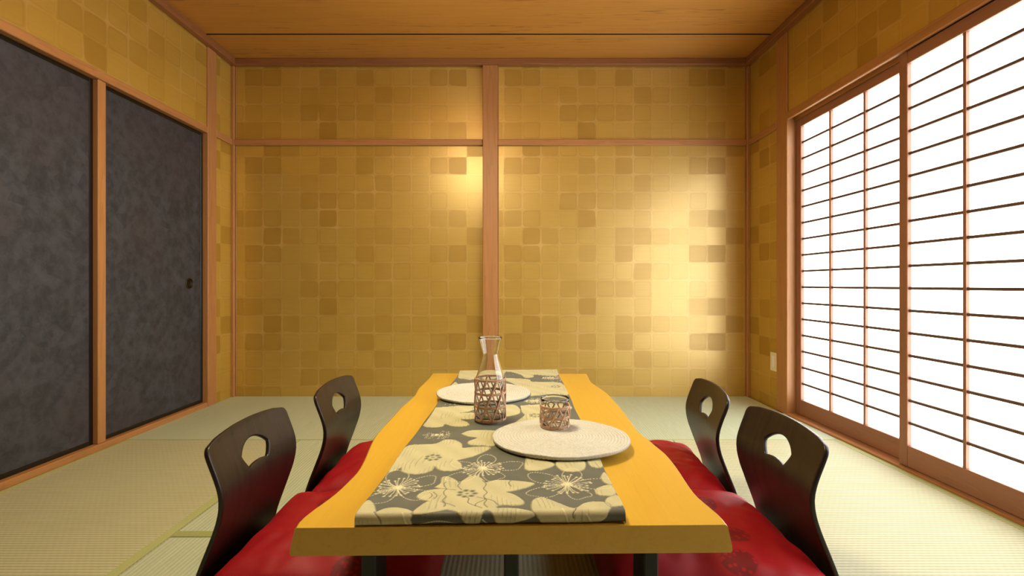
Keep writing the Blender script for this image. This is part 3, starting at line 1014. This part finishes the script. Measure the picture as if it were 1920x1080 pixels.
def build_back():
    # outline of the back seen from the front: (y, z)
    pts = []
    def corner(cy, cz, r, a0, a1, n=7):
        for k in range(n):
            a = a0 + (a1 - a0) * k / (n - 1)
            pts.append((cy + r * math.cos(a), cz + r * math.sin(a)))
    hw = 0.193
    pts += [(-0.19, 0.05), (0.19, 0.05)]
    for z, w in ((0.10, 0.192), (0.16, 0.190), (0.22, 0.187), (0.27, 0.188), (0.33, 0.192), (0.38, 0.193)):
        pts.append((w, z))
    corner(hw - 0.022, 0.405, 0.022, 0.0, math.pi * 0.46)
    for k in range(1, 12):
        y = (hw - 0.026) * (1 - 2 * k / 12.0)
        pts.append((y, 0.4275 + 0.014 * (1 - (y / hw) ** 2)))
    corner(-hw + 0.022, 0.405, 0.022, math.pi * 0.54, math.pi)
    for z, w in ((0.38, 0.193), (0.33, 0.192), (0.27, 0.188), (0.22, 0.187), (0.16, 0.190), (0.10, 0.192)):
        pts.append((-w, z))
    # fan-shaped opening
    C = (0.0, 0.300)
    hole = []
    a0, a1 = math.radians(39.6), math.radians(140.4)
    for k in range(17):
        a = a0 + (a1 - a0) * k / 16
        hole.append((0.0883 * math.cos(a), 0.3037 + 0.0883 * math.sin(a)))
    for k in range(11):
        q = -1 + 2 * k / 10.0
        hole.append((0.046 * q, 0.3265 + 0.0065 * (1 - q * q)))
    for _ in range(2):
        q = []
        for i in range(len(hole)):
            (ax, ay), (bx, by) = hole[i], hole[(i + 1) % len(hole)]
            q += [(ax * .75 + bx * .25, ay * .75 + by * .25), (ax * .25 + bx * .75, ay * .25 + by * .75)]
        hole = q
    hc = (0.0, 0.362)

    def ray(poly, a):
        d = (math.cos(a), math.sin(a))
        best = None
        for i in range(len(poly)):
            x1, y1 = poly[i][0] - hc[0], poly[i][1] - hc[1]
            x2, y2 = poly[(i + 1) % len(poly)][0] - hc[0], poly[(i + 1) % len(poly)][1] - hc[1]
            ex, ey = x2 - x1, y2 - y1
            den = d[0] * ey - d[1] * ex
            if abs(den) < 1e-12:
                continue
            t = (x1 * ey - y1 * ex) / den
            s = (x1 * d[1] - y1 * d[0]) / den
            if t > 0 and -1e-6 <= s <= 1 + 1e-6:
                best = t if best is None else min(best, t)
        return (hc[0] + d[0] * best, hc[1] + d[1] * best)

    angs = set()
    for p in pts + hole:
        angs.add(round(math.atan2(p[1] - hc[1], p[0] - hc[0]), 4))
    for k in range(72):
        angs.add(round(-math.pi + 2 * math.pi * (k + 0.37) / 72, 4))
    angs = sorted(angs)
    keep = [angs[0]]
    for a in angs[1:]:
        if a - keep[-1] > 0.004:
            keep.append(a)
    bm = bmesh.new()
    NR = 16
    rings = []
    for j in range(NR + 1):
        t = j / NR
        rings.append([])
        for a in keep:
            h, o = ray(hole, a), ray(pts, a)
            y, z = h[0] + (o[0] - h[0]) * t, h[1] + (o[1] - h[1]) * t
            rings[-1].append(bm.verts.new((back_xs(z) + 0.35 * y * y * min(1.0, max(0.0, (z - 0.05) / 0.2)), y, z)))
    n = len(keep)
    for a, b in zip(rings[:-1], rings[1:]):
        for k in range(n):
            bm.faces.new((a[k], a[(k + 1) % n], b[(k + 1) % n], b[k])).smooth = True
    bmesh.ops.recalc_face_normals(bm, faces=bm.faces)
    return mesh_of('backrest', bm)


def build_seat():
    prof = [(-0.283, 0.05), (-0.279, 0.034), (-0.268, 0.020), (-0.250, 0.011), (-0.225, 0.0075), (-0.1, 0.0065), (0.1, 0.0065), (0.22, 0.0065), (0.235, 0.0065)]
    bm = bmesh.new()
    rows = []
    for i, (x, z) in enumerate(prof):
        w = 0.19 + 0.012 * min(1, i / 5.0)
        if i == len(prof) - 1:
            w -= 0.02
        rows.append([bm.verts.new((x, w * (2 * k / 12.0 - 1), z)) for k in range(13)])
    for a, b in zip(rows[:-1], rows[1:]):
        for k in range(12):
            bm.faces.new((a[k], b[k], b[k + 1], a[k + 1])).smooth = True
    bmesh.ops.recalc_face_normals(bm, faces=bm.faces)
    return mesh_of('seat', bm)


BACK_ME, SEAT_ME = build_back(), build_seat()


def chair(cx, cy, rz, label):
    t = thing('floor_chair', label, 'chair', (cx, cy, 0), rz, 'bent plywood floor chairs at the table')
    for nm, me in (('backrest', BACK_ME), ('seat', SEAT_ME)):
        o = link(nm, me, M['chair'], t)
        s = o.modifiers.new('thickness', 'SOLIDIFY')
        s.thickness = 0.011
        s.offset = 0.0
        b = o.modifiers.new('edge', 'BEVEL')
        b.width = 0.003
        b.segments = 2
        b.limit_method = 'ANGLE'
        b.angle_limit = math.radians(50)
    return t


CH = [(-0.443, 1.280, 0.0, 'dark plywood floor chair at the table, near one on the black door side'),
      (-0.402, 1.790, 0.0, 'dark plywood floor chair at the table, far one on the black door side'),
      (0.490, 1.300, math.pi + math.radians(-1), 'dark plywood floor chair at the table, near one on the bright paper screen side'),
      (0.478, 1.755, math.pi + math.radians(-6), 'dark plywood floor chair at the table, far one on the bright paper screen side')]
for c in CH:
    chair(*c)


# ------------------------------------------------------------------ red floor cushions
def cushion_mat():
    T = Tree('red_damask_silk')
    tc = T.coords((1, 1, 1))
    w = T.n('TexVoronoi', {'Vector': tc, 'Scale': 8.0, 'Randomness': 0.75}, feature='F1')
    d = w.outputs['Distance']
    petals = T.n('TexVoronoi', {'Vector': tc, 'Scale': 75.0}, feature='F1').outputs[0]
    med = T.math('SUBTRACT', 1.0, T.smooth(d, 0.30, 0.36))
    pick = T.math('GREATER_THAN', T.n('SeparateColor', {0: w.outputs['Color']}).outputs[0], 0.45)
    orn = T.math('MULTIPLY', T.math('MULTIPLY', med, pick), T.smooth(petals, 0.30, 0.42))
    th = T.noise(T.coords((300, 60, 300)), 1.0, 2.0)
    base = T.mix(T.math('MULTIPLY', th, 0.4), lin(150, 6, 19), lin(116, 2, 11))
    c = T.mix(T.math('MULTIPLY', orn, 0.8), base, lin(92, 4, 10))
    T.bsdf(color=c, rough=0.58, spec=0.3, sheen=0.10, sheen_tint=(0.9, 0.1, 0.12, 1), normal=T.bump(T.math('ADD', th, orn), 0.10, 0.0008))
    return T.m


M['cushion'] = cushion_mat()


def cushion(cx, cy, rz, label, seed):
    bm = bmesh.new()
    N = 56
    A, B, zb, zm, zt = 0.268, 0.256, 0.013, 0.072, 0.168
    grid = {}
    def sgn_pow(v, p):
        return math.copysign(abs(v) ** p, v)
    for side in (1, 0):
        for i in range(N + 1):
            for j in range(N + 1):
                u, v = sgn_pow(2 * i / N - 1, 0.75), sgn_pow(2 * j / N - 1, 0.75)
                edge = i in (0, N) or j in (0, N)
                if edge and side == 0:
                    grid[0, i, j] = grid[1, i, j]
                    continue
                k = max(0.0, (1 - abs(u) ** 5) * (1 - abs(v) ** 5))
                x = A * u * (1 - 0.045 * (1 - v * v) * 0 - 0.03 * (1 - v * v))
                y = B * v * (1 - 0.03 * (1 - u * u))
                p = Vector((x * 9 + seed, y * 9, seed * 1.7))
                wr = noise.noise(p) * 0.010 + noise.noise(p * 2.7) * 0.005
                rim = 1 - min(1.0, k * 2.2)
                ridge = noise.noise(Vector((x * 30 + 5 * seed, y * 30, 2.0))) * 0.008 * rim + noise.noise(Vector((x * 16, y * 16, seed))) * 0.005
                if side:
                    z = zm + (zt - zm) * k ** 0.36 + (wr + ridge) * k ** 0.3
                else:
                    z = zm - (zm - zb) * min(1.0, k ** 0.36 * 1.12)
                z = max(z, zb)
                grid[side, i, j] = bm.verts.new((x, y, z))
        for i in range(N):
            for j in range(N):
                q = (grid[side, i, j], grid[side, i + 1, j], grid[side, i + 1, j + 1], grid[side, i, j + 1])
                if len(set(q)) == 4:
                    try:
                        bm.faces.new(q if side else q[::-1]).smooth = True
                    except ValueError:
                        pass
    bmesh.ops.recalc_face_normals(bm, faces=bm.faces)
    # seam piping along the edge
    o = link('floor_cushion', mesh_of('floor_cushion', bm), M['cushion'], None, (cx, cy, 0))
    o.rotation_euler = (0, 0, rz)
    tag(o, label, 'cushion', 'red floor cushions on the chairs')
    return o


cushion(-0.434, 1.300, 0.0, 'plump red damask cushion on the near floor chair of the black door side', 1.0)
cushion(-0.398, 1.795, 0.0, 'plump red damask cushion on the far floor chair of the black door side', 2.3)
cushion(0.489, 1.302, math.pi + math.radians(-1), 'plump red damask cushion on the near floor chair of the bright paper screen side', 3.1)
cushion(0.475, 1.790, math.pi + math.radians(-4), 'plump red damask cushion on the far floor chair of the bright paper screen side', 4.6)

# ------------------------------------------------------------------ wall outlet plate and ceiling lamp
plate = thing('outlet_plate', 'small ivory plate low on the gold wall beside the screen post', 'switch plate', (XR, 3.10, 0.30))
cover = box('cover', (-0.006, -0.036, -0.060), (0.0, 0.036, 0.060), M['switch'], plate, None, 0.002)
box('rocker', (-0.0085, -0.013, -0.035), (-0.006, 0.013, 0.035), M['switch_in'], cover, None, 0.001)

LX, LY, LZ = -0.36, 1.62, 2.06
lamp = thing('ceiling_lamp', 'round wooden-rimmed ceiling lamp glowing warm above the table', 'ceiling lamp', (LX, LY, LZ))
link('lamp_ring', lathe('lamp_ring', [(0.235, 0.0), (0.25, 0.0), (0.25, 0.06), (0.235, 0.06)], 48, True), M['lamp_body'], lamp)
link('lamp_shade', lathe('lamp_shade', [(0.0, -0.03), (0.08, -0.027), (0.16, -0.018), (0.215, 0.0), (0.234, 0.02), (0.234, 0.05), (0.0, 0.055)], 48), M['lamp'], lamp)
link('canopy', lathe('canopy', [(0.0, 0.055), (0.06, 0.055), (0.07, ZC - LZ), (0.0, ZC - LZ)], 32), M['lamp_body'], lamp)
